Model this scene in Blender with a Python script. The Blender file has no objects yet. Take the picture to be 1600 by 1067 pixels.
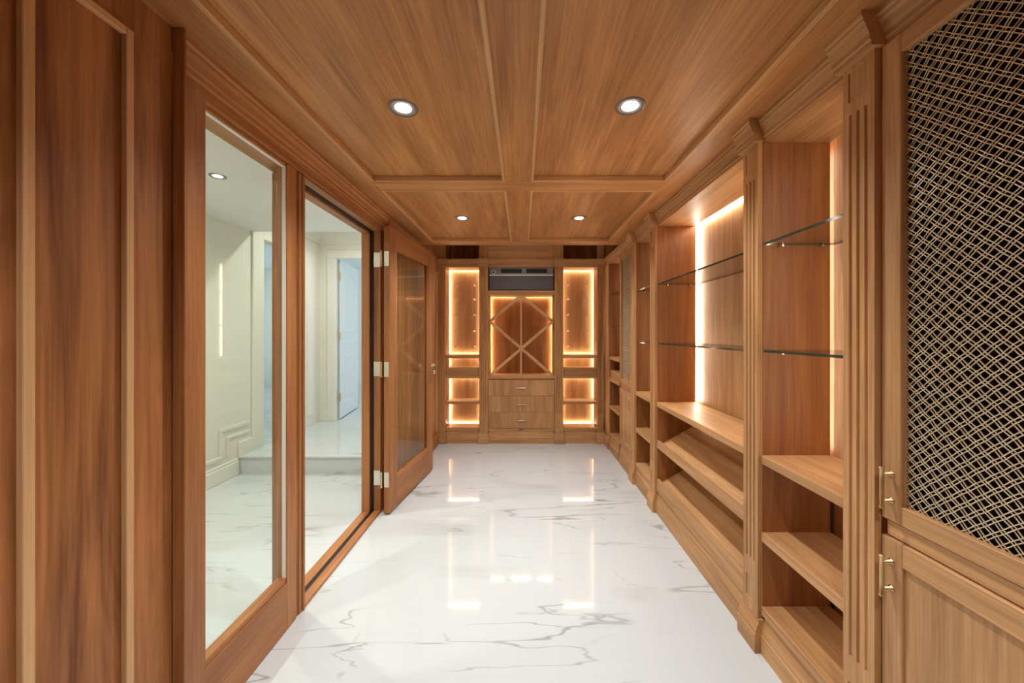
import bpy, bmesh, math, random
from mathutils import Vector, Matrix
random.seed(7)
PI = math.pi
scene = bpy.context.scene
COL = scene.collection

# ------------------------------------------------------------------ camera, sky, exposure
F = 575.0                                   # focal length in pixels of the 1600 px frame
cam_d = bpy.data.cameras.new('camera')
cam_d.sensor_width = 36.0
cam_d.lens = F / 1600.0 * 36.0
cam_d.shift_x = (800.0 - 816.5) / 1600.0
cam_d.shift_y = (520.5 - 533.5) / 1600.0
cam_d.clip_start = 0.02
cam = bpy.data.objects.new('camera', cam_d)
COL.objects.link(cam)
cam.location = (0, 0, 1.325)
cam.rotation_euler = (PI / 2, 0, 0)
scene.camera = cam

world = bpy.data.worlds.new('daylight')
scene.world = world
world.use_nodes = True
bg = world.node_tree.nodes['Background']
bg.inputs[0].default_value = (0.70, 0.86, 1.0, 1)
bg.inputs[1].default_value = 2.6

scene.view_settings.view_transform = 'Standard'
scene.view_settings.look = 'None'
scene.view_settings.gamma = 1.0
scene.view_settings.use_curve_mapping = False
scene.view_settings.exposure = 0.0

SPOT_W = 62.0          # each wine room downlight
HALL_W = 72.0          # each hall downlight
LED_E = 40.0           # warm LED tape
WARM = (0.95, 0.97, 1.0)
LEDC = (1.0, 0.91, 0.74)

# ------------------------------------------------------------------ materials
def new_mat(name):
    m = bpy.data.materials.new(name)
    m.use_nodes = True
    nt = m.node_tree
    return m, nt, nt.nodes['Principled BSDF']

def N(nt, t, **kw):
    n = nt.nodes.new(t)
    for k, v in kw.items():
        if k.startswith('i_'):
            n.inputs[k[2:].replace('_', ' ')].default_value = v
        else:
            setattr(n, k, v)
    return n

def wood(name, dark, light, axis, rough=0.45, band=0.6, spec=0.4, across=1.0):
    m, nt, b = new_mat(name)
    L = nt.links.new
    tc = N(nt, 'ShaderNodeTexCoord')
    oi = N(nt, 'ShaderNodeObjectInfo')
    mul = N(nt, 'ShaderNodeMath', operation='MULTIPLY'); mul.inputs[1].default_value = 23.0
    L(oi.outputs['Random'], mul.inputs[0])
    add = N(nt, 'ShaderNodeVectorMath', operation='ADD')
    L(tc.outputs['Object'], add.inputs[0]); L(mul.outputs[0], add.inputs[1])
    def sc(along, acr):
        mp = N(nt, 'ShaderNodeMapping')
        s = [acr * across] * 3; s[axis] = along
        mp.inputs['Scale'].default_value = s
        L(add.outputs[0], mp.inputs['Vector'])
        return mp
    m1 = sc(0.55, 7.0)
    n1 = N(nt, 'ShaderNodeTexNoise', i_Scale=1.6, i_Detail=5.0, i_Roughness=0.6, i_Distortion=0.7)
    L(m1.outputs[0], n1.inputs['Vector'])
    m2 = sc(2.2, 95.0)
    n2 = N(nt, 'ShaderNodeTexNoise', i_Scale=1.5, i_Detail=3.0, i_Roughness=0.6)
    L(m2.outputs[0], n2.inputs['Vector'])
    mix = N(nt, 'ShaderNodeMix', data_type='FLOAT')
    mix.inputs[0].default_value = 1.0 - band
    L(n1.outputs['Fac'], mix.inputs[2]); L(n2.outputs['Fac'], mix.inputs[3])
    rp = N(nt, 'ShaderNodeValToRGB')
    rp.color_ramp.elements[0].position = 0.36; rp.color_ramp.elements[0].color = (*dark, 1)
    rp.color_ramp.elements[1].position = 0.63; rp.color_ramp.elements[1].color = (*light, 1)
    L(mix.outputs[0], rp.inputs[0])
    # small change of tone from piece to piece
    hs = N(nt, 'ShaderNodeHueSaturation')
    vr = N(nt, 'ShaderNodeMapRange'); vr.inputs[3].default_value = 0.92; vr.inputs[4].default_value = 1.08
    L(oi.outputs['Random'], vr.inputs[0]); L(vr.outputs[0], hs.inputs['Value'])
    L(rp.outputs[0], hs.inputs['Color'])
    L(hs.outputs[0], b.inputs['Base Color'])
    b.inputs['Roughness'].default_value = rough
    b.inputs['Specular IOR Level'].default_value = spec
    bp = N(nt, 'ShaderNodeBump', i_Strength=0.06, i_Distance=0.002)
    L(n2.outputs['Fac'], bp.inputs['Height']); L(bp.outputs[0], b.inputs['Normal'])
    return m

HD, HL = (0.38, 0.185, 0.068), (0.66, 0.365, 0.155)      # honey cabinets
RD, RL = (0.15, 0.048, 0.013), (0.45, 0.185, 0.060)      # redder panelling and doors
CD, CL = (0.35, 0.145, 0.045), (0.66, 0.325, 0.118)      # ceiling veneer
SD, SL = (0.58, 0.31, 0.125), (0.74, 0.45, 0.21)        # light moulding strips
WZ = wood('honey_wood_upright', HD, HL, 2)
IZ = wood('inner_wood_shade_tinted', (0.21, 0.070, 0.018), (0.40, 0.16, 0.045), 2, band=0.7)  # honey veneer; LED warmth and interior shade are put into its colour
WX = wood('honey_wood_cross', HD, HL, 0)
WY = wood('honey_wood_deep', HD, HL, 1)
RZ = wood('red_wood_upright', RD, RL, 2, rough=0.5, band=0.78, spec=0.3)
RY = wood('red_wood_lengthwise', RD, RL, 1, rough=0.5, band=0.78, spec=0.3)
DZ = wood('door_wood_upright', (0.30, 0.11, 0.032), (0.50, 0.225, 0.075), 2)
DY = wood('door_wood_lengthwise', (0.30, 0.11, 0.032), (0.50, 0.225, 0.075), 1)
CY = wood('ceiling_veneer', CD, CL, 1, rough=0.4, band=0.62, across=0.8)
CX = wood('ceiling_rail_cross', CD, CL, 0, rough=0.4)
STZ = wood('strip_upright', SD, SL, 2)
STY = wood('strip_lengthwise', SD, SL, 1)
STX = wood('strip_cross', SD, SL, 0)

def plain(name, col, rough=0.5, metal=0.0, spec=0.5, noise=0.0):
    m, nt, b = new_mat(name)
    b.inputs['Roughness'].default_value = rough
    b.inputs['Metallic'].default_value = metal
    b.inputs['Specular IOR Level'].default_value = spec
    tc = N(nt, 'ShaderNodeTexCoord')
    nz = N(nt, 'ShaderNodeTexNoise', i_Scale=14.0, i_Detail=3.0)
    nt.links.new(tc.outputs['Object'], nz.inputs['Vector'])
    mr = N(nt, 'ShaderNodeMapRange'); mr.inputs[3].default_value = 1 - noise; mr.inputs[4].default_value = 1 + noise
    nt.links.new(nz.outputs['Fac'], mr.inputs[0])
    hs = N(nt, 'ShaderNodeHueSaturation'); hs.inputs['Color'].default_value = (*col, 1)
    nt.links.new(mr.outputs[0], hs.inputs['Value'])
    nt.links.new(hs.outputs[0], b.inputs['Base Color'])
    return m

PAINT = plain('cream_wall_paint', (0.80, 0.79, 0.70), 0.55, noise=0.02)
WHITE = plain('white_ceiling_paint', (0.82, 0.83, 0.80), 0.7, noise=0.015)
DOORW = plain('white_door_paint', (0.78, 0.80, 0.80), 0.4, noise=0.01)
BRASS = plain('satin_brass', (0.72, 0.52, 0.28), 0.32, 1.0, noise=0.05)
PBRASS = plain('polished_nickel', (0.74, 0.68, 0.56), 0.25, 0.85, noise=0.03)
WIRE = plain('antique_brass_wire', (0.86, 0.72, 0.50), 0.40, 0.7, noise=0.08)
BACKING = plain('dark_backing', (0.010, 0.004, 0.003), 0.95, 0.0, 0.08, noise=0.1)
SEAL = plain('black_rubber_seal', (0.012, 0.010, 0.010), 0.6, noise=0.1)
ACGREY = plain('grey_metal_casing', (0.24, 0.245, 0.25), 0.38, 0.2, noise=0.05)
ACFRONT = plain('dark_metal_front', (0.125, 0.128, 0.135), 0.36, 0.2, noise=0.08)
BLACK = plain('black_void', (0.004, 0.004, 0.004), 0.8)
CHROME = plain('chrome_glint_white', (0.9, 0.9, 0.9), 0.3, 0.0)  # white base colour stands in for the reflections of the chrome
PALE = plain('pale_glass_edge_glint', (0.85, 0.84, 0.78), 0.3)  # cream colour stands in for light caught along the glass edges
RING = plain('grey_lamp_ring', (0.22, 0.21, 0.20), 0.35, 0.4)
REFL = plain('lamp_reflector', (0.85, 0.85, 0.85), 0.2, 0.7)

def emit(name, col, s):
    m = bpy.data.materials.new(name); m.use_nodes = True
    nt = m.node_tree; nt.nodes.clear()
    o = N(nt, 'ShaderNodeOutputMaterial'); e = N(nt, 'ShaderNodeEmission')
    e.inputs[0].default_value = (*col, 1); e.inputs[1].default_value = s
    nt.links.new(e.outputs[0], o.inputs[0])
    return m
LED = emit('warm_led_tape', LEDC, LED_E)
LED_SOFT = emit('warm_led_tape_dimmed', LEDC, LED_E*0.4)
LED_BRIGHT = emit('warm_led_tape_full', LEDC, LED_E*1.25)
LENS = emit('lamp_lens', (1.0, 0.95, 0.88), 30.0)

def glass(name, tint=(0.97, 0.985, 0.975), ior=1.5):
    m = bpy.data.materials.new(name); m.use_nodes = True
    nt = m.node_tree; nt.nodes.clear()
    o = N(nt, 'ShaderNodeOutputMaterial')
    t = N(nt, 'ShaderNodeBsdfTransparent'); t.inputs[0].default_value = (*tint, 1)
    g = N(nt, 'ShaderNodeBsdfGlossy'); g.inputs['Roughness'].default_value = 0.0
    fr = N(nt, 'ShaderNodeFresnel')
    ge = N(nt, 'ShaderNodeNewGeometry')            # same reflectance on the inner side of each face, as in a real pane
    mr = N(nt, 'ShaderNodeMapRange'); mr.inputs[3].default_value = ior; mr.inputs[4].default_value = 1.0 / ior
    nt.links.new(ge.outputs['Backfacing'], mr.inputs[0]); nt.links.new(mr.outputs[0], fr.inputs[0])
    mx = N(nt, 'ShaderNodeMixShader')
    nt.links.new(fr.outputs[0], mx.inputs[0]); nt.links.new(t.outputs[0], mx.inputs[1]); nt.links.new(g.outputs[0], mx.inputs[2])
    nt.links.new(mx.outputs[0], o.inputs[0])
    return m
GLASS = glass('clear_pane', (0.955, 0.985, 0.965), 1.45)
SHELFG = glass('shelf_glass', (0.97, 0.985, 0.975), 1.5)
EDGE = plain('green_glass_edge', (0.035, 0.055, 0.038), 0.08, 0.0, 0.9)

def marble():
    m, nt, b = new_mat('white_marble')
    L = nt.links.new
    tc = N(nt, 'ShaderNodeTexCoord')
    def vein(rot, scale, nscale, width, dist, detail=5.0, off=(0, 0, 0)):
        mp = N(nt, 'ShaderNodeMapping')
        mp.inputs['Rotation'].default_value = (0, 0, rot); mp.inputs['Scale'].default_value = scale
        mp.inputs['Location'].default_value = off
        L(tc.outputs['Object'], mp.inputs['Vector'])
        n = N(nt, 'ShaderNodeTexNoise', i_Scale=nscale, i_Detail=detail, i_Roughness=0.48, i_Distortion=dist)
        L(mp.outputs[0], n.inputs['Vector'])
        s = N(nt, 'ShaderNodeMath', operation='SUBTRACT'); s.inputs[1].default_value = 0.5; L(n.outputs['Fac'], s.inputs[0])
        a = N(nt, 'ShaderNodeMath', operation='ABSOLUTE'); L(s.outputs[0], a.inputs[0])
        r = N(nt, 'ShaderNodeMapRange', interpolation_type='SMOOTHSTEP')
        r.inputs[1].default_value = 0.0; r.inputs[2].default_value = width; r.inputs[3].default_value = 1.0; r.inputs[4].default_value = 0.0
        L(a.outputs[0], r.inputs[0])
        return r.outputs[0]
    def mask(scale, lo, hi, off):
        mp = N(nt, 'ShaderNodeMapping'); mp.inputs['Location'].default_value = off
        L(tc.outputs['Object'], mp.inputs['Vector'])
        n = N(nt, 'ShaderNodeTexNoise', i_Scale=scale, i_Detail=3.0); L(mp.outputs[0], n.inputs['Vector'])
        r = N(nt, 'ShaderNodeMapRange', interpolation_type='SMOOTHSTEP'); r.inputs[1].default_value = lo; r.inputs[2].default_value = hi
        L(n.outputs['Fac'], r.inputs[0]); return r.outputs[0]
    def mul(a, c):
        q = N(nt, 'ShaderNodeMath', operation='MULTIPLY'); L(a, q.inputs[0])
        if isinstance(c, float): q.inputs[1].default_value = c
        else: L(c, q.inputs[1])
        return q.outputs[0]
    v1 = mul(mul(vein(0.42, (0.20, 1.3, 1), 1.35, 0.008, 0.15, 5.0), mask(1.5, 0.47, 0.64, (3, 1, 0))), 0.66)
    v2 = mul(mul(vein(-0.50, (0.22, 1.4, 1), 1.5, 0.006, 0.15, 5.0, (5, 2, 0)), mask(1.9, 0.50, 0.64, (7, 4, 0))), 0.58)
    v3 = mul(mul(vein(0.42, (0.20, 1.3, 1), 1.35, 0.06, 0.15, 5.0), mask(1.3, 0.48, 0.72, (3, 1, 0))), 0.24)
    v4 = mul(mul(vein(0.75, (0.5, 2.0, 1), 1.4, 0.006, 0.4, 5.0, (9, 3, 0)), mask(2.4, 0.54, 0.66, (1, 9, 0))), 0.5)
    v5 = mul(mul(vein(0.2, (0.25, 1.6, 1), 2.0, 0.006, 0.2, 4.0, (2, 6, 0)), mask(1.8, 0.48, 0.62, (4, 2, 0))), 0.5)
    mx = None
    for v in (v1, v2, v3, v4, v5):
        if mx is None: mx = v
        else:
            q = N(nt, 'ShaderNodeMath', operation='MAXIMUM'); L(mx, q.inputs[0]); L(v, q.inputs[1]); mx = q.outputs[0]
    c = N(nt, 'ShaderNodeMix', data_type='RGBA')
    c.inputs[6].default_value = (0.61, 0.655, 0.65, 1); c.inputs[7].default_value = (0.20, 0.20, 0.175, 1)
    L(mx, c.inputs[0])
    L(c.outputs[2], b.inputs['Base Color'])
    b.inputs['Roughness'].default_value = 0.06
    b.inputs['Specular IOR Level'].default_value = 0.5
    return m
MARBLE = marble()

# ------------------------------------------------------------------ mesh helpers
class MB:
    def __init__(s): s.v = []; s.f = []; s.m = []
    def add(s, vs, fs, m=0):
        o = len(s.v); s.v += [tuple(p) for p in vs]
        for f in fs: s.f.append([i + o for i in f]); s.m.append(m)
        return s
    def box(s, x0, x1, y0, y1, z0, z1, m=0):
        vs = [(x0,y0,z0),(x1,y0,z0),(x1,y1,z0),(x0,y1,z0),(x0,y0,z1),(x1,y0,z1),(x1,y1,z1),(x0,y1,z1)]
        return s.add(vs, [(0,3,2,1),(4,5,6,7),(0,1,5,4),(1,2,6,5),(2,3,7,6),(3,0,4,7)], m)
    def prism(s, prof, a, b, axis=0, m=0):
        """prof = closed outline in the two other axes; extruded along axis from a to b"""
        n = len(prof); vs = []
        for t in (a, b):
            for p, q in prof:
                vs.append((t, p, q) if axis == 0 else (p, t, q) if axis == 1 else (p, q, t))
        fs = [tuple(range(n)), tuple(range(2*n-1, n-1, -1))]
        fs += [(i, i+n, (i+1) % n + n, (i+1) % n) for i in range(n)]
        return s.add(vs, fs, m)
    def lathe(s, prof, c=(0,0,0), axis=2, n=20, m=0, caps=True):
        vs = []; k = len(prof)
        for i in range(n):
            a = 2*PI*i/n
            for r, h in prof:
                p = [r*math.cos(a), r*math.sin(a)]
                q = [0,0,0]; ax = [i2 for i2 in range(3) if i2 != axis]
                q[ax[0]] = p[0]; q[ax[1]] = p[1]; q[axis] = h
                vs.append((q[0]+c[0], q[1]+c[1], q[2]+c[2]))
        fs = []
        for i in range(n):
            j = (i+1) % n
            for t in range(k-1): fs.append((i*k+t, j*k+t, j*k+t+1, i*k+t+1))
        if caps and prof[0][0] > 1e-6: fs.append(tuple(i*k for i in range(n))[::-1])
        if caps and prof[-1][0] > 1e-6: fs.append(tuple(i*k+k-1 for i in range(n)))
        return s.add(vs, fs, m)
    def tube(s, path, r, n=4, m=0, ref=Vector((0,1,0))):
        vs = []; P = [Vector(p) for p in path]
        for i, p in enumerate(P):
            t = (P[min(i+1, len(P)-1)] - P[max(i-1, 0)]).normalized()
            u = t.cross(ref)
            if u.length < 1e-4: u = t.cross(Vector((1,0,0)))
            u.normalize(); w = t.cross(u)
            for k in range(n):
                a = 2*PI*(k+0.5)/n
                vs.append(p + u*(r*math.cos(a)) + w*(r*math.sin(a)))
        fs = []
        for i in range(len(P)-1):
            for k in range(n): fs.append((i*n+k, i*n+(k+1) % n, (i+1)*n+(k+1) % n, (i+1)*n+k))
        fs += [tuple(range(n))[::-1], tuple((len(P)-1)*n+k for k in range(n))]
        return s.add(vs, fs, m)
    def mesh(s, name, mats, smooth=False, bevel=0.0):
        me = bpy.data.meshes.new(name)
        me.from_pydata(s.v, [], s.f)
        for i, p in enumerate(me.polygons): p.material_index = s.m[i]
        bm = bmesh.new(); bm.from_mesh(me)
        bmesh.ops.recalc_face_normals(bm, faces=bm.faces)
        if bevel > 0:
            es = [e for e in bm.edges if len(e.link_faces) == 2 and e.calc_face_angle(0) > 0.6]
            bmesh.ops.bevel(bm, geom=es, offset=bevel, segments=1, affect='EDGES', clamp_overlap=True)
        bm.to_mesh(me); bm.free()
        for mt in (mats if isinstance(mats, (list, tuple)) else [mats]): me.materials.append(mt)
        if smooth:
            for p in me.polygons: p.use_smooth = True
        return me
    def build(s, name, mats, parent=None, smooth=False, bevel=0.0):
        return obj(name, s.mesh(name, mats, smooth, bevel), parent)

def obj(name, me, parent=None, loc=None):
    o = bpy.data.objects.new(name, me); COL.objects.link(o)
    if parent: o.parent = parent
    if loc: o.location = loc
    return o
def box(name, mat, parent, x0, x1, y0, y1, z0, z1, bevel=0.0015):
    return MB().box(x0, x1, y0, y1, z0, z1).build(name, mat, parent, bevel=bevel)
def tag(o, label, cat=None, group=None, kind=None):
    o['label'] = label
    if cat: o['category'] = cat
    if group: o['group'] = group
    if kind: o['kind'] = kind
    return o
def thing(name, label, cat, loc=(0,0,0), rz=0.0, group=None, kind=None):
    o = bpy.data.objects.new(name, None); COL.objects.link(o)
    o.empty_display_size = 0.1
    o.location = loc; o.rotation_euler = (0, 0, rz)
    return tag(o, label, cat, group, kind)

H = 2.215           # ceiling rails
OPEN_T = 2.12       # top of the bays

# ------------------------------------------------------------------ the setting: wine room shell
fl = thing('floor', 'polished white marble floor with thin grey veins', 'floor', kind='structure')
MB().box(-2.75, 1.45, -1.6, 4.85, -0.08, 0.0).build('marble_slab', MARBLE, fl)

ce = thing('ceiling', 'wood veneer ceiling divided by flat rails into panels', 'ceiling', kind='structure')
MB().box(-1.25, 1.42, -1.6, 3.72, 2.246, 2.30).build('ceiling_board', CY, ce)
XL, XC0, XC1, XR = -0.8856, -0.1017, 0.0477, 0.844
BEAMS = [(-0.79, -0.65), (0.68, 0.82), (2.160, 2.295), (3.566, 3.72)]
def rail(x0, x1, y0, y1, mat): box('rail', mat, ce, x0, x1, y0, y1, H, 2.246, 0.001)
rail(-1.20, XL, -1.6, 3.72, CY); rail(XR, 1.20, -1.6, 3.72, CY)
for i, (b0, b1) in enumerate(BEAMS):
    rail(XL, XR, b0, b1, CX)
    if i < 3:
        n0 = b1; n1 = BEAMS[i+1][0]
        rail(XC0, XC1, n0, n1, CY)
        for px0, px1 in ((XL, XC0), (XC1, XR)):
            box('panel', CY, ce, px0, px1, n0, n1, 2.2415, 2.2458, 0)
            w = 0.018
            for q in ((px0, px0+w, n0, n1, STY), (px1-w, px1, n0, n1, STY), (px0+w, px1-w, n0, n0+w, STX), (px0+w, px1-w, n1-w, n1, STX)):
                MB().box(q[0], q[1], q[2], q[3], H-0.004, 2.2415).build('moulding_strip', q[4], ce, bevel=0.003)
rail(XL, XR, -1.6, -0.79, CY)
MB().box(-1.2, 1.4, 3.70, 3.72, 2.246, 2.52).build('fascia', CX, ce)
tag(MB().box(-1.2, 1.4, 3.70, 4.85, 2.52, 2.58).build('ceiling_raised', WHITE), 'raised plain ceiling strip above the end wall shelves', 'ceiling', kind='structure')

wl = thing('wall_left', 'dark red wood panelled wall beside the glazed screen', 'wall', kind='structure')
MB().box(-1.12, -1.02, -1.6, 1.07, 0, H).build('wall_panel', RZ, wl)
def strip(y0, y1, z0, z1, mat, xf=-1.005):
    MB().box(-1.02, xf, y0, y1, z0, z1).build('panel_moulding', mat, wl, bevel=0.0015)
strip(0.740, 0.760, 0, H, STZ)
strip(0.934, 0.953, 0.10, 2.104, STZ)
strip(0.760, 0.934, 2.084, 2.104, STY)
strip(0.760, 0.934, 0.10, 0.12, STY)
strip(0.20, 0.22, 0, H, STZ)
strip(-0.35, -0.33, 0, H, STZ)
# boarded part behind the open door
MB().box(-1.12, -1.032, 2.80, 4.85, 0, 2.52).build('wall_backing', RZ, wl)
bw = 0.0795
me_b = MB().box(-1.034, -1.02, 0, bw-0.005, 0, H).mesh('board', DZ, bevel=0.0015)
for i in range(19): obj('board', me_b, wl, (0, 2.80 + i*bw, 0))
MB().box(-1.034, -1.02, 2.80+19*bw, 4.42, 0, 2.52).build('wall_panel', DZ, wl)
strip(4.325, 4.345, 0.16, 2.05, STZ)
MB().box(-1.02, -1.0, 2.80, 4.39, 0, 0.14).build('skirting', DY, wl, bevel=0.004)

tag(MB().box(1.335, 1.42, -1.6, 4.85, 0, 2.52).build('wall_right', RZ), 'wood wall behind the right hand cabinets', 'wall', kind='structure')
wr = thing('wall_front', 'plain wood end panel before the tall mesh cabinet', 'wall', kind='structure')
MB().box(1.0, 1.335, -1.6, 0.585, 0, H).build('wall_panel', WZ, wr)
tag(MB().box(-1.2, 1.42, 4.75, 4.85, 0, 2.52).build('wall_end', RZ), 'wood wall behind the end cabinets', 'wall', kind='structure')
tag(MB().box(-1.2, 1.42, -1.7, -1.6, 0, 2.52).build('wall_back', RZ), 'wood wall behind the camera', 'wall', kind='structure')

# ------------------------------------------------------------------ hall beyond the glass
hl = thing('wall_hall', 'cream painted hall wall with stepped base moulding and cased opening', 'wall', kind='structure')
XH = -2.68
MB().box(XH-0.12, XH, 0.1, 3.79, 0, 2.75).box(XH-0.12, XH, 3.79, 4.32, 2.29, 2.75).box(XH-0.12, XH, 4.32, 4.86, 0, 2.75).build('plaster', PAINT, hl)
MB().box(XH, XH+0.02, 3.634, 3.79, 0.168, 2.45).build('casing', PAINT, hl, bevel=0.004)
MB().box(XH, XH+0.02, 4.32, 4.44, 0.168, 2.45).build('casing', PAINT, hl, bevel=0.004)
MB().box(XH, XH+0.02, 3.79, 4.32, 2.29, 2.45).build('casing', PAINT, hl, bevel=0.004)
MB().box(XH, XH+0.018, 4.50, 4.70, 0.168, 2.33).box(XH, XH+0.028, 4.54, 4.66, 0.30, 2.2).build('casing', PAINT, hl, bevel=0.004)
# base moulding that climbs with the step
def hallstrip(name, y0, y1, z0, z1, t):
    MB().box(XH, XH+t, y0, y1, z0, z1).build(name, PAINT, hl, bevel=0.004)
hallstrip('skirting', 0.1, 3.46, 0, 0.13, 0.022)
hallstrip('skirting', 0.1, 3.46, 0.13, 0.155, 0.014)
hallstrip('skirting', 3.46, 3.634, 0.168, 0.30, 0.022)
hallstrip('panel_moulding', 0.1, 3.28, 0.20, 0.235, 0.014)
hallstrip('panel_moulding', 3.245, 3.28, 0.235, 0.44, 0.014)
hallstrip('panel_moulding', 3.245, 3.60, 0.44, 0.475, 0.014)
hallstrip('panel_moulding', 3.33, 3.60, 0.36, 0.385, 0.012)
hallstrip('panel_moulding', 3.33, 3.355, 0.20, 0.36, 0.012)

tag(MB().box(XH, -1.2, 0.1, 3.64, 2.335, 2.40).build('ceiling_hall', WHITE), 'white hall ceiling seen through the glass', 'ceiling', kind='structure')
tag(MB().box(-6.2, 0.4, 3.5, 8.3, 2.75, 2.80).box(XH, -1.2, 3.64, 3.66, 2.335, 2.75).build('ceiling_upper_hall', WHITE), 'white ceiling over the raised end of the hall', 'ceiling', kind='structure')
st = thing('floor_upper', 'raised marble landing with a single step', 'floor', kind='structure')
MB().box(-6.2, -1.2, 3.47, 4.87, -0.05, 0.150).box(-6.2, 0.4, 4.87, 8.3, -0.05, 0.150).build('riser', MARBLE, st)
MB().box(-6.2, -1.2, 3.455, 4.87, 0.150, 0.168).box(-6.2, 0.4, 4.87, 8.3, 0.150, 0.168).build('tread', MARBLE, st, bevel=0.003)

# far hall wall with a doorway
hf = thing('wall_hall_far', 'cream painted far hall wall around the white door', 'wall', kind='structure')
DX0, DX1 = -2.445, -1.62
MB().box(XH, DX0-0.03, 4.86, 4.97, 0.168, 2.75).box(DX0-0.03, DX1+0.03, 4.86, 4.97, 2.33, 2.75).box(DX1+0.03, -1.1, 4.86, 4.97, 0.168, 2.75).build('plaster', PAINT, hf)
for x0, x1, z0, z1 in ((DX0-0.13, DX0-0.02, 0.168, 2.31), (DX1+0.02, DX1+0.13, 0.168, 2.31), (DX0-0.13, DX1+0.13, 2.31, 2.42)):
    MB().box(x0, x1, 4.838, 4.86, z0, z1).build('casing', PAINT, hf, bevel=0.005)
MB().prism([(4.86, 2.50), (4.845, 2.50), (4.84, 2.54), (4.80, 2.64), (4.76, 2.67), (4.76, 2.70), (4.86, 2.70)], XH, -1.2, 0).build('crown_moulding', PAINT, hf)
MB().prism([(XH, 2.50), (XH+0.015, 2.50), (XH+0.02, 2.54), (XH+0.06, 2.64), (XH+0.10, 2.67), (XH+0.10, 2.70), (XH, 2.70)], 3.67, 4.86, 1).build('crown_moulding', PAINT, hf)
MB().box(XH, DX0-0.13, 4.84, 4.86, 0.168, 0.30).build('skirting', PAINT, hf, bevel=0.003)
# back room walls around the doorway and the side opening, windows left open to the daylight
tag(MB().box(-6.2, 0.4, 8.2, 8.3, 0.168, 2.75).box(-6.3, -6.2, 3.4, 3.8, 0.168, 2.75).box(-6.3, -6.2, 3.8, 7.6, 0.168, 0.5).box(-6.3, -6.2, 3.8, 7.6, 2.6, 2.75).box(-6.3, -6.2, 7.6, 8.3, 0.168, 2.75)
    .box(-6.2, -2.8, 3.4, 3.5, 0.168, 2.75).box(0.3, 0.4, 4.97, 5.2, 0.168, 2.75).box(0.3, 0.4, 5.2, 8.2, 0.168, 0.6).box(0.3, 0.4, 5.2, 8.2, 2.5, 2.75).box(-1.1, 0.4, 4.87, 4.97, 0.168, 2.75)
    .build('wall_back_room', PAINT), 'pale walls of the daylit rooms beyond the hall', 'wall', kind='structure')
# hall side of the wine room wall
tag(MB().box(-1.2, -1.12, 0.1, 1.07, 0, 2.4).box(-1.2, -1.12, 2.80, 4.86, 0, 2.75).box(-1.2, -1.06, 1.07, 2.80, 2.135, 2.4).box(XH, -1.2, 0.0, 0.1, 0, 2.4).build('wall_hall_near', PAINT),
    'cream hall wall behind the wood panelling', 'wall', kind='structure')

# white panelled door standing open
d2 = thing('door_2', 'white panelled hall door standing open on brass hinges', 'door', (DX0, 4.93, 0.178), 0.0, kind='structure')
d2.rotation_euler = (0, 0, math.radians(98))
LW, LHH = 0.80, 2.13
MB().box(0, LW, 0.006, 0.034, 0, LHH).build('door_core', DOORW, d2)
def d2b(x0, x1, z0, z1, name): MB().box(x0, x1, -0.0, 0.04, z0, z1).build(name, DOORW, d2, bevel=0.004)
d2b(0, 0.12, 0, LHH, 'stile'); d2b(LW-0.12, LW, 0, LHH, 'stile')
d2b(0.12, LW-0.12, 0, 0.20, 'rail'); d2b(0.12, LW-0.12, 0.80, 0.90, 'rail'); d2b(0.12, LW-0.12, 1.00, 1.10, 'rail')
arch = [(0.12, LHH), (0.12, 1.90)] + [(0.12+(LW-0.24)*t/12, 1.90+0.09*math.sin(PI*t/12)) for t in range(1, 12)] + [(LW-0.12, 1.90), (LW-0.12, LHH)]
MB().prism(arch, -0.0, 0.04, 1).build('arched_rail', DOORW, d2)
for z0, z1 in ((0.26, 0.74), (0.93, 0.97), (1.16, 1.84)):
    MB().box(0.17, LW-0.17, 0.001, 0.039, z0, z1).build('raised_panel', DOORW, d2, bevel=0.006)
for z in (0.24, 1.06, 1.86):
    MB().box(-0.012, 0.03, -0.003, 0.0, z, z+0.10).lathe([(0.007, z-0.004), (0.007, z+0.104)], (-0.012, -0.004, 0), 2, 8).build('hinge', BRASS, d2)

# ------------------------------------------------------------------ glazed screen and frame of the wine room
fr = thing('trim_1', 'wood door frame with moulded head and black rubber seals', 'door frame', kind='structure')
MB().box(-1.12, -0.990, 1.079, 1.151, 0, 2.085).box(-1.02, -0.984, 1.0705, 1.079, 0, H).build('casing', DZ, fr, bevel=0.002)
MB().box(-1.18, -1.05, 1.731, 1.768, 0, 2.08).build('post', DZ, fr, bevel=0.002)
MB().box(-1.05, -1.044, 1.752, 1.768, 0, 2.08).build('post_bead', DZ, fr, bevel=0.002)
MB().box(-1.10, -1.05, 2.72, 2.80, 0, 2.08).build('jamb', DZ, fr, bevel=0.002)
MB().box(-1.18, -1.123, 2.695, 2.80, 0, 2.08).build('jamb_stop', DZ, fr, bevel=0.002)
MB().box(-1.123, -1.10, 2.716, 2.80, 0, 2.08).build('rubber_seal', SEAL, fr)
MB().box(-1.10, -1.05, 1.768, 2.72, 0, 0.014).build('threshold', DY, fr, bevel=0.002)
MB().box(-1.18, -1.123, 1.768, 2.72, 0, 0.016).build('threshold', DY, fr, bevel=0.002)
MB().box(-1.123, -1.10, 1.768, 2.72, 0, 0.010).build('rubber_seal', SEAL, fr)
MB().box(-1.18, -1.04, 1.0795, 2.80, 2.085, 2.135).build('head', DY, fr, bevel=0.002)
MB().box(-1.10, -1.05, 1.768, 2.72, 2.075, 2.085).build('head_stop', DY, fr, bevel=0.002)
MB().box(-1.123, -1.10, 1.768, 2.72, 2.071, 2.085).build('rubber_seal', SEAL, fr)
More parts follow.
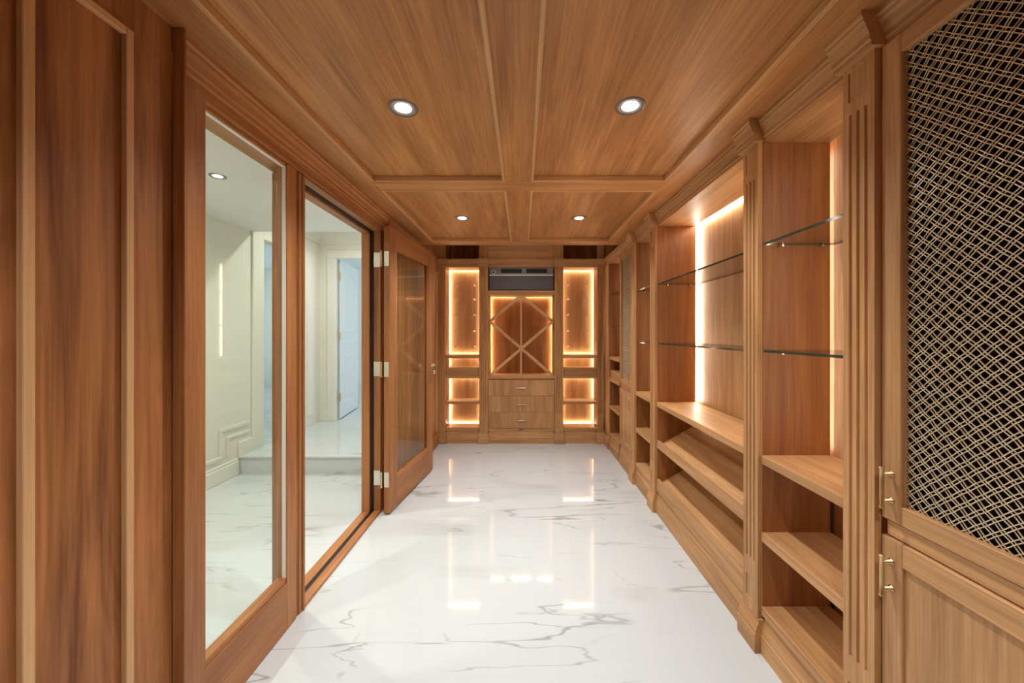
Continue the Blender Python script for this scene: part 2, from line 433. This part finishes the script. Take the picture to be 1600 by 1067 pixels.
MB().box(-1.18, -1.123, 1.768, 2.72, 2.055, 2.085).build('head_stop', DY, fr, bevel=0.002)
prof = [(-1.10, 2.11), (-1.036, 2.11), (-1.036, 2.125), (-1.030, 2.130), (-1.030, 2.146), (-1.024, 2.152), (-1.020, 2.170),
        (-1.010, 2.184), (-1.010, 2.192), (-1.001, 2.198), (-1.001, H), (-1.10, H)]
MB().prism(prof, 1.079, 2.80, 1).build('head_moulding', DY, fr)
prof2 = [(-1.06, 2.135), (-1.02, 2.135), (-1.016, 2.16), (-1.008, 2.185), (-1.002, 2.195), (-1.002, H), (-1.06, H)]
MB().prism(prof2, 2.80, 3.72, 1).build('head_moulding', DY, fr)

w1 = thing('window_1', 'tall fixed glass side panel in a wood frame beside the doorway', 'window', kind='structure')
MB().box(-1.10, -1.05, 1.15, 1.205, 0, 2.085).build('stile', DZ, w1, bevel=0.002)
MB().box(-1.10, -1.05, 1.643, 1.708, 0.0, 2.085).build('stile', DZ, w1, bevel=0.002)
MB().box(-1.10, -1.056, 1.708, 1.731, 0.0, 2.085).build('filler', RZ, w1)
MB().box(-1.10, -1.05, 1.205, 1.643, 0.0, 0.212).build('bottom_rail', DY, w1, bevel=0.002)
MB().box(-1.095, -1.056, 1.205, 1.643, 0.212, 0.235).build('glazing_bead', DY, w1, bevel=0.003)
MB().box(-1.095, -1.056, 1.205, 1.643, 2.068, 2.085).build('glazing_bead', DY, w1, bevel=0.003)
MB().box(-1.071, -1.057, 1.6385, 1.643, 0.235, 2.068).build('glass_edge_glint', PALE, w1)  # strip coloured as the lit edge of the pane
MB().box(-1.071, -1.057, 1.205, 1.6385, 2.0635, 2.068).build('glass_edge_glint', PALE, w1)
MB().box(-1.080, -1.072, 1.19, 1.66, 0.205, 2.085).build('pane', GLASS, w1)

# open glazed door leaf
ang = math.atan2(0.888, 0.0990)
d1 = thing('door_1', 'open wood framed glass door with brass lever handle', 'door', (-0.968, 2.677, 0.01), ang, kind='structure')
DW, DT, DH = 0.893, 0.044, 2.093
# local x runs along the leaf; the room side is local -y, the wall side +y
MB().box(0, 0.117, 0, DT, 0, DH).build('stile', DZ, d1, bevel=0.003)
MB().box(DW-0.117, DW, 0, DT, 0, DH).build('stile', DZ, d1, bevel=0.003)
MB().box(0.117, DW-0.117, 0, DT, 0, 0.235).build('bottom_rail', wood('door_wood_cross', (0.30, 0.11, 0.032), (0.50, 0.225, 0.075), 0), d1, bevel=0.003)
MB().box(0.117, DW-0.117, 0, DT, 1.955, DH).build('top_rail', bpy.data.materials['door_wood_cross'], d1, bevel=0.003)
gb = MB()
for y0, y1 in ((0.006, 0.016), (0.028, 0.038)):
    gb.box(0.117, 0.129, y0, y1, 0.235, 1.955).box(DW-0.129, DW-0.117, y0, y1, 0.235, 1.955).box(0.129, DW-0.129, y0, y1, 0.235, 0.247).box(0.129, DW-0.129, y0, y1, 1.943, 1.955)
gb.build('glazing_bead', DZ, d1)
MB().box(0.1295, 0.1345, 0.008, 0.0175, 0.248, 1.942).build('glass_edge_glint', PALE, d1)  # pale line painted for the lit glass edge of the leaf
MB().box(0.110, DW-0.110, 0.018, 0.026, 0.228, 1.962).build('pane', GLASS, d1)
# lever set
hx = DW-0.058
hz = 0.98
plate = [(hx-0.012, hz-0.10), (hx, hz-0.135), (hx+0.012, hz-0.10), (hx+0.008, hz-0.06), (hx+0.008, hz+0.06), (hx+0.012, hz+0.10), (hx, hz+0.145), (hx-0.012, hz+0.10), (hx-0.008, hz+0.06), (hx-0.008, hz-0.06)]
pl = MB().prism(plate, -0.006, 0.0, 1).build('handle_plate', PBRASS, d1)
MB().lathe([(0.0, -0.006), (0.012, -0.007), (0.009, -0.02), (0.008, -0.045), (0.0, -0.048)], (hx, 0, hz+0.035), 1, 12).tube([(hx, -0.044, hz+0.035), (hx-0.05, -0.046, hz+0.037), (hx-0.10, -0.044, hz+0.032)], 0.008, 8, ref=Vector((0,0,1))).build('lever', PBRASS, pl, smooth=True)
MB().lathe([(0.0, -0.006), (0.008, -0.007), (0.008, -0.02), (0.017, -0.028), (0.019, -0.036), (0.012, -0.044), (0.0, -0.046)], (hx, 0, hz-0.035), 1, 12).build('thumb_turn', PBRASS, pl, smooth=True)
MB().lathe([(0.0, 0.046), (0.010, 0.05), (0.008, 0.08), (0.0, 0.084)], (hx, 0, hz+0.035), 1, 12).tube([(hx, 0.08, hz+0.035), (hx-0.10, 0.08, hz+0.033)], 0.008, 8, ref=Vector((0,0,1))).build('lever', PBRASS, pl, smooth=True)
for z in (1.867, 1.061, 0.257):
    h = MB()
    z -= 0.01
    h.box(-0.0025, 0, 0.004, 0.040, z-0.054, z+0.054)
    h.lathe([(0.006, z-0.057), (0.006, z+0.057)], (-0.008, 0.058, 0), 2, 10)
    for sy in (0.012, 0.031):
        for sz in (-0.038, 0.0, 0.038): h.lathe([(0.0, -0.0042), (0.0035, -0.004), (0.0035, -0.002)], (0, sy, z+sz), 0, 8, 0)
    hg = h.build('hinge', PBRASS, d1)
    hp = MB().box(-1.098, -1.052, 2.717, 2.7195, z+0.01-0.054, z+0.01+0.054)
    for sx in (-1.088, -1.064):
        for sz in (-0.038, 0.0, 0.038): hp.lathe([(0.0, 2.7158), (0.0035, 2.716), (0.0035, 2.7175)], (sx, 0, z+0.01+sz), 1, 8, 0)
    hp.build('hinge_plate', PBRASS, fr)

# ------------------------------------------------------------------ joinery builders (front faces local -y)
def cornice_prof(o=0.0, z=OPEN_T):
    return [(0.0015, z), (o-0.004, z), (o-0.004, z+0.012), (o-0.009, z+0.016), (o-0.009, z+0.030), (o-0.013, z+0.040),
            (o-0.021, z+0.060), (o-0.026, z+0.066), (o-0.026, z+0.074), (o-0.031, z+0.080), (o-0.031, H-0.0005), (0.0015, H-0.0005)]

def pilaster(label, loc, rz, w, upper=False, group='fluted wooden pilasters'):
    t = thing('pilaster', label, 'pilaster', loc, rz, group)
    h = w/2; d = 0.0195
    m = MB()
    g = 0.0052; cs = (-w*0.25, 0.0, w*0.25)
    sec = [(-h, d), (-h, 0)]
    for c in cs: sec += [(c-g, 0), (c-g*0.75, 0.0055), (c, 0.008), (c+g*0.75, 0.0055), (c+g, 0)]
    sec += [(h, 0), (h, d)]
    m.box(-h, h, 0, d, 0.1375, 0.184).box(-h, h, 0, d, 0.28, 0.36).box(-h, h, 0, d, 1.977, 2.016).box(-h, h, 0, d, 2.105, OPEN_T)
    m.prism(sec, 0.36, 1.977, 2)
    for z0, z1 in ((0.184, 0.28), (2.016, 2.105)):
        q = h-0.017
        m.box(-h, -q, 0, d, z0, z1).box(q, h, 0, d, z0, z1).box(-q, q, 0.0045, d, z0, z1)
    m.build('shaft', WZ, t)
    e = 0.012
    pp = [(d, 0), (-0.02, 0), (-0.02, 0.077), (-0.0165, 0.080), (-0.0165, 0.090), (-0.010, 0.112), (-0.003, 0.128), (-0.003, 0.1375), (d, 0.1375)]
    MB().prism(pp, -h-e, h+e, 0).build('plinth_block', WX, t)
    cp = [(d, OPEN_T)] + [(y-0.016, z) for y, z in cornice_prof()[1:-1]] + [(d, H-0.0005)]
    MB().prism(cp, -h-e, h+e, 0).build('capital', WX, t)
    if upper:
        sec2 = [(x, y) for x, y in sec]
        MB().prism(sec2, H, 2.52, 2).build('upper_shaft', WZ, t)
    return t

PLINTH = [(0.03, 0), (-0.015, 0), (-0.015, 0.077), (-0.0115, 0.080), (-0.0115, 0.092), (-0.006, 0.115), (0.0, 0.135), (0.0, 0.150), (0.03, 0.150)]
def plinth(t, x0, x1): return MB().prism(PLINTH, x0, x1, 0).build('plinth', WX, t)

GAP = 0.030
def led_frame(t, x0, x1, z0, z1, y, sides='lrtb', s=0.007, o=0.004, LED=LED):
    """LED tape tucked behind the edges of an opening, washing inwards over the back panel; each run is a part"""
    ya, yb = y-0.020, y-0.011
    if 'l' in sides: MB().box(x0-o-s, x0-o, ya, yb, z0, z1).build('led_strip', LED, t)
    if 'r' in sides: MB().box(x1+o, x1+o+s, ya, yb, z0, z1).build('led_strip', LED, t)
    if 't' in sides: MB().box(x0, x1, ya, yb, z1+o, z1+o+0.004).build('led_strip', LED, t)
    if 'b' in sides: MB().box(x0, x1, ya, yb, z0-o-0.004, z0-o).build('led_strip', LED, t)

def carcass(t, x0, x1, depth, top=OPEN_T, sd=0.018, back=WZ, gap=0.030):
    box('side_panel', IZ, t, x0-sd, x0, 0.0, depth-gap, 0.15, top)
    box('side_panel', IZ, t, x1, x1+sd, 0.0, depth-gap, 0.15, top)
    box('top_panel', WX, t, x0-sd, x1+sd, 0.008, depth-gap, top, top+0.02)
    box('roof_panel', WX, t, x0-sd, x1+sd, 0.008, depth+0.01, top+0.0205, top+0.03)
    box('back_panel', back, t, x0-sd, x1+sd, depth, depth+0.01, 0.15, top+0.0203)
    box('base_shelf', WX, t, x0, x1, -0.006, depth-gap, 0.150, 0.189, 0.003)
    plinth(t, x0+0.0125, x1-0.0125)

R90 = -PI/2
def right_unit(name, label, cat, y0, y1):
    """unit on the right wall between depths y0 (near) and y1 (far)"""
    return thing(name, label, cat, (1.0, (y0+y1)/2, 0), R90), (y1-y0)/2

DEP = 0.312
def shelf(t, hw, ztop, th=0.036, y0=-0.006, depth=DEP):
    return box('shelf', WX, t, -hw, hw, y0, depth-GAP, ztop-th, ztop, 0.0025)

# bay B
tB, hB = right_unit('shelf_unit', 'narrow open shelf unit between tall mesh cabinet and wide lit bay', 'shelf unit', 1.125, 1.533)
carcass(tB, -hB, hB, DEP)
shelf(tB, hB, 0.817); shelf(tB, hB, 0.497, 0.039)
led_frame(tB, -hB, hB, 0.822, OPEN_T, DEP, 'r'); led_frame(tB, -hB, hB, 0.50, 0.78, DEP, 'r', LED=LED_SOFT); led_frame(tB, -hB, hB, 0.19, 0.457, DEP, 'r', LED=LED_SOFT)
# bay C
tC, hC = right_unit('shelf_unit', 'wide shelf unit with glowing back panel above two sloping lipped shelves', 'shelf unit', 1.633, 2.729)
carcass(tC, -hC, hC, DEP)
shelf(tC, hC, 0.8165)
led_frame(tC, -hC, hC, 0.8165, OPEN_T, DEP, 'lrt', LED=LED_BRIGHT)
for zl, th in ((0.532, 0.055), (0.247, 0.058)):
    s = MB().prism([(-0.004, zl-th), (0.034, zl-th), (0.034, zl-0.026), (0.016, zl-0.026), (0.016, zl), (-0.004, zl)], -hC, hC, 0).build('shelf_lip', WX, tC, bevel=0.002)
    MB().prism([(0.034, zl-0.050), (DEP-0.031, zl+0.085), (DEP-0.031, zl+0.112), (0.034, zl-0.022)], -hC, hC, 0).build('sloping_shelf', WX, tC)
# bay D
tD, hD = right_unit('shelf_unit', 'narrow open shelf unit between wide lit bay and far mesh cabinet', 'shelf unit', 2.829, 3.234)
carcass(tD, -hD, hD, DEP)
shelf(tD, hD, 0.815); shelf(tD, hD, 0.496, 0.036)
led_frame(tD, -hD, hD, 0.82, OPEN_T, DEP, 'rt', LED=LED_SOFT)
# bay F
tF, hF = right_unit('shelf_unit', 'narrow open shelf unit in the far right corner', 'shelf unit', 3.793, 4.20)
carcass(tF, -hF, hF, DEP)
shelf(tF, hF, 1.061, 0.036)
box('tray_rail', WX, tF, -hF, hF, 0.006, DEP-GAP, 0.815, 0.906)
box('shelf', WX, tF, -hF, hF, -0.006, DEP-GAP, 0.781, 0.815, 0.0025)
shelf(tF, hF, 0.503, 0.034)
led_frame(tF, -hF, hF, 1.065, OPEN_T, DEP, 'lrt', LED=LED_SOFT)

# ---- mesh cabinets
def wire_mesh(w, h, p=0.022, off=0.0034, r=0.00135, amp=0.0016):
    m = MB(); s2 = math.sqrt(0.5)
    for di, sg in enumerate((1, -1)):
        D = Vector((s2, 0, sg*s2)); Nn = Vector((-sg*s2, 0, s2))
        span = (w+h)*s2
        k0 = int(span/p)+2
        for k in range(-k0, k0+1):
            for o in (-off, off):
                c = k*p+o
                base = Nn*c
                lo, hi = -9.0, 9.0
                for ax, lim in ((0, w/2), (2, h/2)):
                    a = (-lim-base[ax])/D[ax]; b = (lim-base[ax])/D[ax]
                    lo = max(lo, min(a, b)); hi = min(hi, max(a, b))
                if hi-lo < 0.004: continue
                t0 = math.ceil(lo/(p/2))*(p/2); ts = [lo]
                while t0 < hi:
                    if t0-ts[-1] > 1e-4: ts.append(t0)
                    t0 += p/2
                if hi-ts[-1] > 1e-4: ts.append(hi)
                path = []
                for t in ts:
                    ph = math.cos(PI*(t/p)) * (1 if k % 2 == 0 else -1) * (1 if di == 0 else -1)
                    q = base+D*t; path.append((q.x, amp*ph, q.z))
                m.tube(path, r, 4)
    return m.mesh('wire_mesh', WIRE)

DOORW_ = 0.432
mesh_w, mesh_h = DOORW_-2*0.052, 2.066-0.868
ME_WIRE = wire_mesh(mesh_w+0.008, mesh_h+0.008)

def pull(t, x, y, z, ln=0.072):
    """bar pull with two posts, standing off a face at y"""
    m = MB()
    for dz in (-ln/2, ln/2):
        m.lathe([(0.0, y), (0.009, y), (0.009, y-0.002), (0.005, y-0.004), (0.0045, y-0.024), (0.0, y-0.026)], (x, 0, z+dz), 1, 12)
    L2 = ln/2+0.016
    m.lathe([(0.0, -L2-0.003), (0.0068, -L2-0.003), (0.0068, -L2), (0.0048, -L2+0.004), (0.0052, -0.02), (0.0052, 0.02), (0.0048, L2-0.004), (0.0068, L2), (0.0068, L2+0.003), (0.0, L2+0.003)],
            (x, y-0.026, z), 2, 12)
    return m.build('handle', BRASS, t, smooth=True)

def mesh_cabinet(label, y0, y1, handle_side):
    t, hw = right_unit('mesh_cabinet', label, 'cabinet', y0, y1)
    box('side_panel', WZ, t, -hw, -hw+0.012, 0.014, DEP, 0.15, OPEN_T)
    box('side_panel', WZ, t, hw-0.012, hw, 0.014, DEP, 0.15, OPEN_T)
    box('top_panel', WX, t, -hw, hw, 0.014, DEP, OPEN_T, OPEN_T+0.02)
    box('back_panel', WZ, t, -hw, hw, DEP, DEP+0.01, 0.15, OPEN_T+0.02)
    box('base_shelf', WX, t, -hw+0.012, hw-0.012, 0.004, DEP, 0.150, 0.189)
    box('middle_rail', WX, t, -hw+0.012, hw-0.012, 0.004, DEP, 0.773, 0.815, 0.002)
    plinth(t, -hw+0.0125, hw-0.0125)
    dw = DOORW_/2; yf, yb = -0.004, 0.018
    def framed(nm, z0, z1, st, rb, rt):
        dr = bpy.data.objects.new(nm, None); COL.objects.link(dr); dr.parent = t; dr.empty_display_size = 0.05
        box('stile', WZ, dr, -dw, -dw+st, yf, yb, z0, z1, 0.002)
        box('stile', WZ, dr, dw-st, dw, yf, yb, z0, z1, 0.002)
        box('rail', WX, dr, -dw+st, dw-st, yf, yb, z0, z0+rb, 0.002)
        box('rail', WX, dr, -dw+st, dw-st, yf, yb, z1-rt, z1, 0.002)
        return dr
    up = framed('mesh_door', 0.8175, 2.1175, 0.052, 0.050, 0.052)
    wm = obj('wire_mesh', ME_WIRE, up, (0, 0.012, (0.868+2.066)/2)); wm['label'] = 'woven brass wire mesh'
    ln = MB().box(-dw+0.04, dw-0.04, 0.045, 0.050, 0.83, 2.10).build('dark_backing_sheet', BACKING, up)  # near-black sheet added so the interior behind the mesh stays dark
    lo = framed('panel_door', 0.192, 0.770, 0.055, 0.062, 0.062)
    MB().box(-dw+0.05, dw-0.05, 0.004, 0.014, 0.25, 0.713).build('panel', WZ, lo)
    hx_ = handle_side*(dw-0.027)
    pull(up, hx_, yf, 0.909); pull(lo, hx_, yf, 0.672)
    return t
mesh_cabinet('tall brass mesh cabinet nearest the camera on the right', 0.585, 1.025, -1)
mesh_cabinet('far slim brass mesh cabinet near the end wall', 3.334, 3.774, 1)

# ---- pilasters and cornice of the right wall
for y, lab in ((1.075, 'fluted pilaster beside the near tall mesh cabinet'), (1.583, 'fluted pilaster at the near end of the wide lit bay'),
               (2.779, 'fluted pilaster at the far end of the wide lit bay'), (3.284, 'fluted pilaster beside the far mesh cabinet')):
    pilaster(lab, (0.98, y, 0), R90, 0.10)
cr = thing('cornice', 'stepped wood cornice along the tops of the right hand cabinets', 'cornice', (1.005, 2.4, 0), R90)
y_edges = [(0.585, 1.025-0.012), (1.125+0.012, 1.533-0.012), (1.633+0.012, 2.729-0.012), (2.829+0.012, 3.234-0.012), (3.334+0.012, 4.385)]
for a, b in y_edges:
    MB().prism(cornice_prof(), 2.4-b, 2.4-a, 0).build('moulding', WX, cr)
box('valance', WX, cr, 2.4-4.385, 2.4-0.585, 0.010, 0.33, OPEN_T+0.032, H-0.002, 0)

cp = thing('corner_post', 'narrow upright corner post where right cabinets meet the end wall', 'post', (0.985, 4.315, 0), R90)
box('post', WZ, cp, -0.094, 0.095, 0, 0.04, 0.14, OPEN_T)
MB().prism(PLINTH, -0.075, 0.115, 0).build('plinth', WX, cp)

# ------------------------------------------------------------------ end wall
YE = 4.43; DE = 0.25
def end_unit(name, label, cat, x0, x1):
    return thing(name, label, cat, ((x0+x1)/2, YE, 0), 0.0), (x1-x0)/2
def niche_unit(label, x0, x1, cols):
    t, hw = end_unit('wine_niche', label, 'shelf unit', x0, x1)
    cx = (x0+x1)/2
    carcass(t, -hw, hw, DE)
    shelf(t, hw, 1.061, 0.038, -0.004, DE)
    box('tray_rail', WX, t, -hw, hw, 0.008, DE-GAP, 0.815, 0.906)
    box('shelf', WX, t, -hw, hw, -0.004, DE-GAP, 0.781, 0.815, 0.0025)
    shelf(t, hw, 0.503, 0.032, -0.004, DE)
    for z0, z1, sd in ((1.061, OPEN_T, 'lrtb'), (0.906, 1.023, 'lr'), (0.503, 0.781, 'lrt'), (0.189, 0.471, 'lrb')):
        led_frame(t, -hw, hw, z0, z1, DE, sd)
    pm = MB().lathe([(0.0, 0.0), (0.0115, 0.0), (0.0115, -0.20), (0.009, -0.205), (0.0, -0.206)], (0, 0, 0), 1, 10).mesh('bottle_peg', WY, smooth=False)
    for X in cols:
        for z in (1.923, 1.749, 1.554, 1.353, 1.158): obj('bottle_peg', pm, t, (X-cx, DE, z))
    # dark open box above the cornice
    box('transom_side', RZ, t, -hw-0.018, -hw, 0.0, DE, H, 2.52); box('transom_side', RZ, t, hw, hw+0.018, 0.0, DE, H, 2.52)
    box('transom_back', RZ, t, -hw, hw, DE-0.01, DE, H, 2.52)
    box('transom_floor', RZ, t, -hw, hw, 0.0, DE-0.01, H-0.02, H)
    box('transom_top', RZ, t, -hw, hw, 0.0, DE-0.01, 2.44, 2.52)
    return t
niche_unit('lit wine niche with pegs beside the open glass door', -0.924, -0.522, (-0.821, -0.606))
niche_unit('lit wine niche with pegs in the right half of the end wall', 0.489, 0.895, (0.574, 0.786))

X0c, X1c = -0.415, 0.385
tE, hE = end_unit('drawer_cabinet', 'central end wall cabinet with diamond rack above three drawers', 'cabinet', X0c, X1c)
cx = (X0c+X1c)/2
carc = [('side_panel', WZ, -hE-0.018, -hE, 0, DE, 0.15, OPEN_T), ('side_panel', WZ, hE, hE+0.018, 0, DE, 0.15, OPEN_T),
        ('top_panel', WX, -hE, hE, 0.008, DE, OPEN_T, OPEN_T+0.02), ('back_panel', IZ, -hE, hE, DE, DE+0.01, 0.80, OPEN_T),  # shade of the deep rack put into the back panel's colour
        ('rack_top_rail', WX, -hE, hE, -0.004, DE-GAP, 1.782, 1.838), ('counter', WX, -hE, hE, -0.010, DE, 0.777, 0.815),
        ('drawer_body', WX, -hE, hE, 0.012, DE, 0.15, 0.777), ('base_rail', WX, -hE, hE, -0.002, 0.02, 0.150, 0.178),
        ('frieze_panel', WX, -hE, hE, 0.0, 0.02, H+0.001, 2.52)]
for nm, mt, a, b, c, d, e, f in carc: box(nm, mt, tE, a, b, c, d, e, f)
plinth(tE, -hE+0.0125, hE-0.0125)
MB().box(-0.032, 0.032, -0.005, -0.002, 0.157, 0.171).build('floor_plate', ACFRONT, tE)
led_frame(tE, -hE+0.016, hE-0.016, 0.82, 1.782, DE, 'lrt')
box('rack_side', WZ, tE, -hE, -hE+0.016, 0.056, DE-GAP, 0.815, 1.79); box('rack_side', WZ, tE, hE-0.016, hE, 0.056, DE-GAP, 0.815, 1.79)
def bar(x0, z0, x1, z1, w=0.032, y0=0.002, y1=0.055):
    a = Vector((x0-cx, z0)); b = Vector((x1-cx, z1)); d = (b-a).normalized(); n = Vector((-d.y, d.x))*(w/2)
    q = [a+n, a-n, b-n, b+n]
    MB().prism([(p.x, p.y) for p in q], y0, y1, 1).build('lattice_bar', STX, tE, bevel=0.001)
bar(-0.025, 1.778, -0.395, 1.468); bar(-0.012, 1.778, 0.365, 1.468)
bar(-0.40, 1.468, 0.355, 0.822, y0=0.0); bar(0.37, 1.468, -0.385, 0.822, y0=0.004)
bar(-0.018, 0.815, -0.018, 1.782, 0.022, 0.010, 0.06)
for k, z0 in enumerate((0.182, 0.376, 0.571)):
    z1 = z0+0.1925
    dr = box('drawer', WZ if k else WZ, tE, -hE+0.004, hE-0.004, -0.006, 0.012, z0, z1, 0.0015)
    m = MB(); zc = (z0+z1)/2
    for sx in (-0.04, 0.04): m.lathe([(0.0, -0.006), (0.008, -0.006), (0.005, -0.010), (0.0045, -0.026), (0.0, -0.028)], (sx-0.001, 0, zc), 1, 10)
    m.lathe([(0.0, -0.058), (0.007, -0.057), (0.005, -0.05), (0.0052, 0.05), (0.007, 0.057), (0.0, 0.058)], (-0.001, -0.028, zc), 0, 10)
    m.build('handle', PBRASS, dr, smooth=True)

ac = thing('cooling_unit', 'dark grey metal cooling unit built in above the diamond rack', 'cooling unit', (cx, YE, 1.838))
AW = 0.385
box('casing', ACGREY, ac, -AW, AW, 0.02, DE-0.02, 0.004, 0.280, 0.002)
box('front_panel', ACFRONT, ac, -AW+0.012, AW-0.012, 0.010, 0.022, 0.014, 0.178, 0.002)
box('trim_strip', CHROME, ac, -AW, AW, 0.004, 0.022, 0.180, 0.192, 0.001)
box('fascia', ACGREY, ac, -AW, AW, 0.012, 0.022, 0.193, 0.279, 0.001)
for x0, x1 in ((-0.245, 0.005), (0.060, 0.310)):
    v = MB().box(x0, x1, 0.009, 0.013, 0.215, 0.262).build('air_vent', BLACK, ac)
    for i in range(3):
        MB().box(x0+0.004, x1-0.004, 0.006, 0.010, 0.2235+i*0.0135, 0.2255+i*0.0135).build('louvre', ACFRONT, v)
    box('vent_frame', ACGREY, ac, x0-0.004, x1+0.004, 0.005, 0.012, 0.262, 0.268, 0.001)
# round badge at the left of the fascia
bd = MB().lathe([(0.0, 0.006), (0.020, 0.006), (0.022, 0.012)], (-AW+0.05, 0, 0.222), 1, 16).build('control_knob', CHROME, ac)
MB().lathe([(0.0, 0.003), (0.013, 0.003), (0.014, 0.006)], (-AW+0.05, 0, 0.222), 1, 16).build('knob_centre', BLACK, bd)

for x, w, lab in ((-0.9725, 0.095, 'fluted pilaster in the left corner beside the glass door'), (-0.4685, 0.105, 'fluted pilaster left of the diamond rack'),
                  (0.437, 0.102, 'fluted pilaster right of the diamond rack'), (0.934, 0.076, 'fluted pilaster in the right corner of the end wall')):
    pilaster(lab, (x, 4.41, 0), 0.0, w, True)
ec = thing('cornice', 'stepped wood cornice across the end wall', 'cornice', (0, YE+0.005, 0))
for a, b in ((-0.912, -0.534), (-0.403, 0.373), (0.501, 0.883)):
    MB().prism(cornice_prof(), a, b, 0).build('moulding', WX, ec)

# ------------------------------------------------------------------ glass shelves
def glass_shelf(label, t, hw, z, y0=0.006, depth=DEP, group='glass shelves'):
    g = thing('glass_shelf', label, 'glass shelf', (t.location.x, t.location.y, z), R90, group)
    m = MB(); x0, x1, y1, th = -hw+0.002, hw-0.002, depth-0.018, 0.010
    m.box(x0, x1, y0, y1, -th/2, th/2)
    me = m.mesh('pane', [SHELFG, EDGE])
    for p in me.polygons:
        if abs(p.normal.z) < 0.5: p.material_index = 1
    obj('pane', me, g)
    for sx in (-1, 1):
        for yy in (0.07, 0.235):
            MB().lathe([(0.0, 0.0), (0.0045, 0.0), (0.0045, -sx*0.022), (0.0, -sx*0.022)], (sx*hw, yy, -th/2-0.005), 0, 8).build('shelf_pin', PBRASS, g)
    return g
glass_shelf('upper glass shelf in the narrow unit beside the near mesh cabinet', tB, hB, 1.696)
glass_shelf('lower glass shelf in the narrow unit beside the near mesh cabinet', tB, hB, 1.2505)
glass_shelf('upper glass shelf across the wide lit bay', tC, hC, 1.688)
glass_shelf('lower glass shelf across the wide lit bay', tC, hC, 1.2475)
glass_shelf('upper glass shelf in the narrow unit beside the far mesh cabinet', tD, hD, 1.697)
glass_shelf('lower glass shelf in the narrow unit beside the far mesh cabinet', tD, hD, 1.243)
glass_shelf('upper glass shelf in the far right corner unit', tF, hF, 1.765)
glass_shelf('lower glass shelf in the far right corner unit', tF, hF, 1.405)

# ------------------------------------------------------------------ downlights
def downlight(label, x, y, z, watts, r=0.058, spread=128, col=WARM, group='recessed downlights'):
    t = thing('ceiling_light', label, 'ceiling light', (x, y, z), 0, group)
    MB().lathe([(r*0.72, 0.0), (r*0.76, -0.003), (r, -0.004), (r*1.03, 0.0)], (0, 0, 0), 2, 32, 0, False).build('trim_ring', RING, t, smooth=True)
    MB().lathe([(r*0.76, -0.002), (r*0.56, -0.0005)], (0, 0, 0), 2, 32, 0, False).build('reflector', REFL, t, smooth=True)
    MB().lathe([(0.0, -0.0012), (r*0.57, -0.0008)], (0, 0, 0), 2, 32, 0, False).build('lens', LENS, t)
    ld = bpy.data.lights.new('lamp', 'SPOT'); ld.energy = watts; ld.color = col
    ld.spot_size = math.radians(spread); ld.spot_blend = 1.0; ld.shadow_soft_size = 0.035
    lo = bpy.data.objects.new('lamp', ld); COL.objects.link(lo); lo.parent = t; lo.location = (0, 0, -0.012)
    return t
ZP = 2.2413
downlight('round recessed downlight in the near left ceiling panel', -0.486, 1.498, ZP, SPOT_W)
downlight('round recessed downlight in the near right ceiling panel', 0.434, 1.485, ZP, SPOT_W)
downlight('round recessed downlight in the far left ceiling panel', -0.482, 2.932, ZP, SPOT_W)
downlight('round recessed downlight in the far right ceiling panel', 0.451, 2.932, ZP, SPOT_W)
downlight('round recessed downlight over the camera, left', -0.484, 0.03, ZP, SPOT_W)
downlight('round recessed downlight over the camera, right', 0.443, 0.03, ZP, SPOT_W)
downlight('added unseen downlight in the raised ceiling strip before the end wall', -0.02, 3.86, 2.5195, SPOT_W*0.35)  # added out of view to light the frieze panel and upper pilasters
downlight('round downlight in the white hall ceiling behind the glass', -1.96, 2.366, 2.3345, HALL_W, 0.045, 165, (1.0, 0.95, 0.86), 'hall downlights')
downlight('round downlight in the white hall ceiling near the camera end', -1.96, 0.9, 2.3345, HALL_W, 0.045, 165, (1.0, 0.95, 0.86), 'hall downlights')
downlight('round downlight over the raised end of the hall', -1.95, 4.02, 2.7495, HALL_W, 0.045, 165, (1.0, 0.95, 0.86), 'hall downlights')
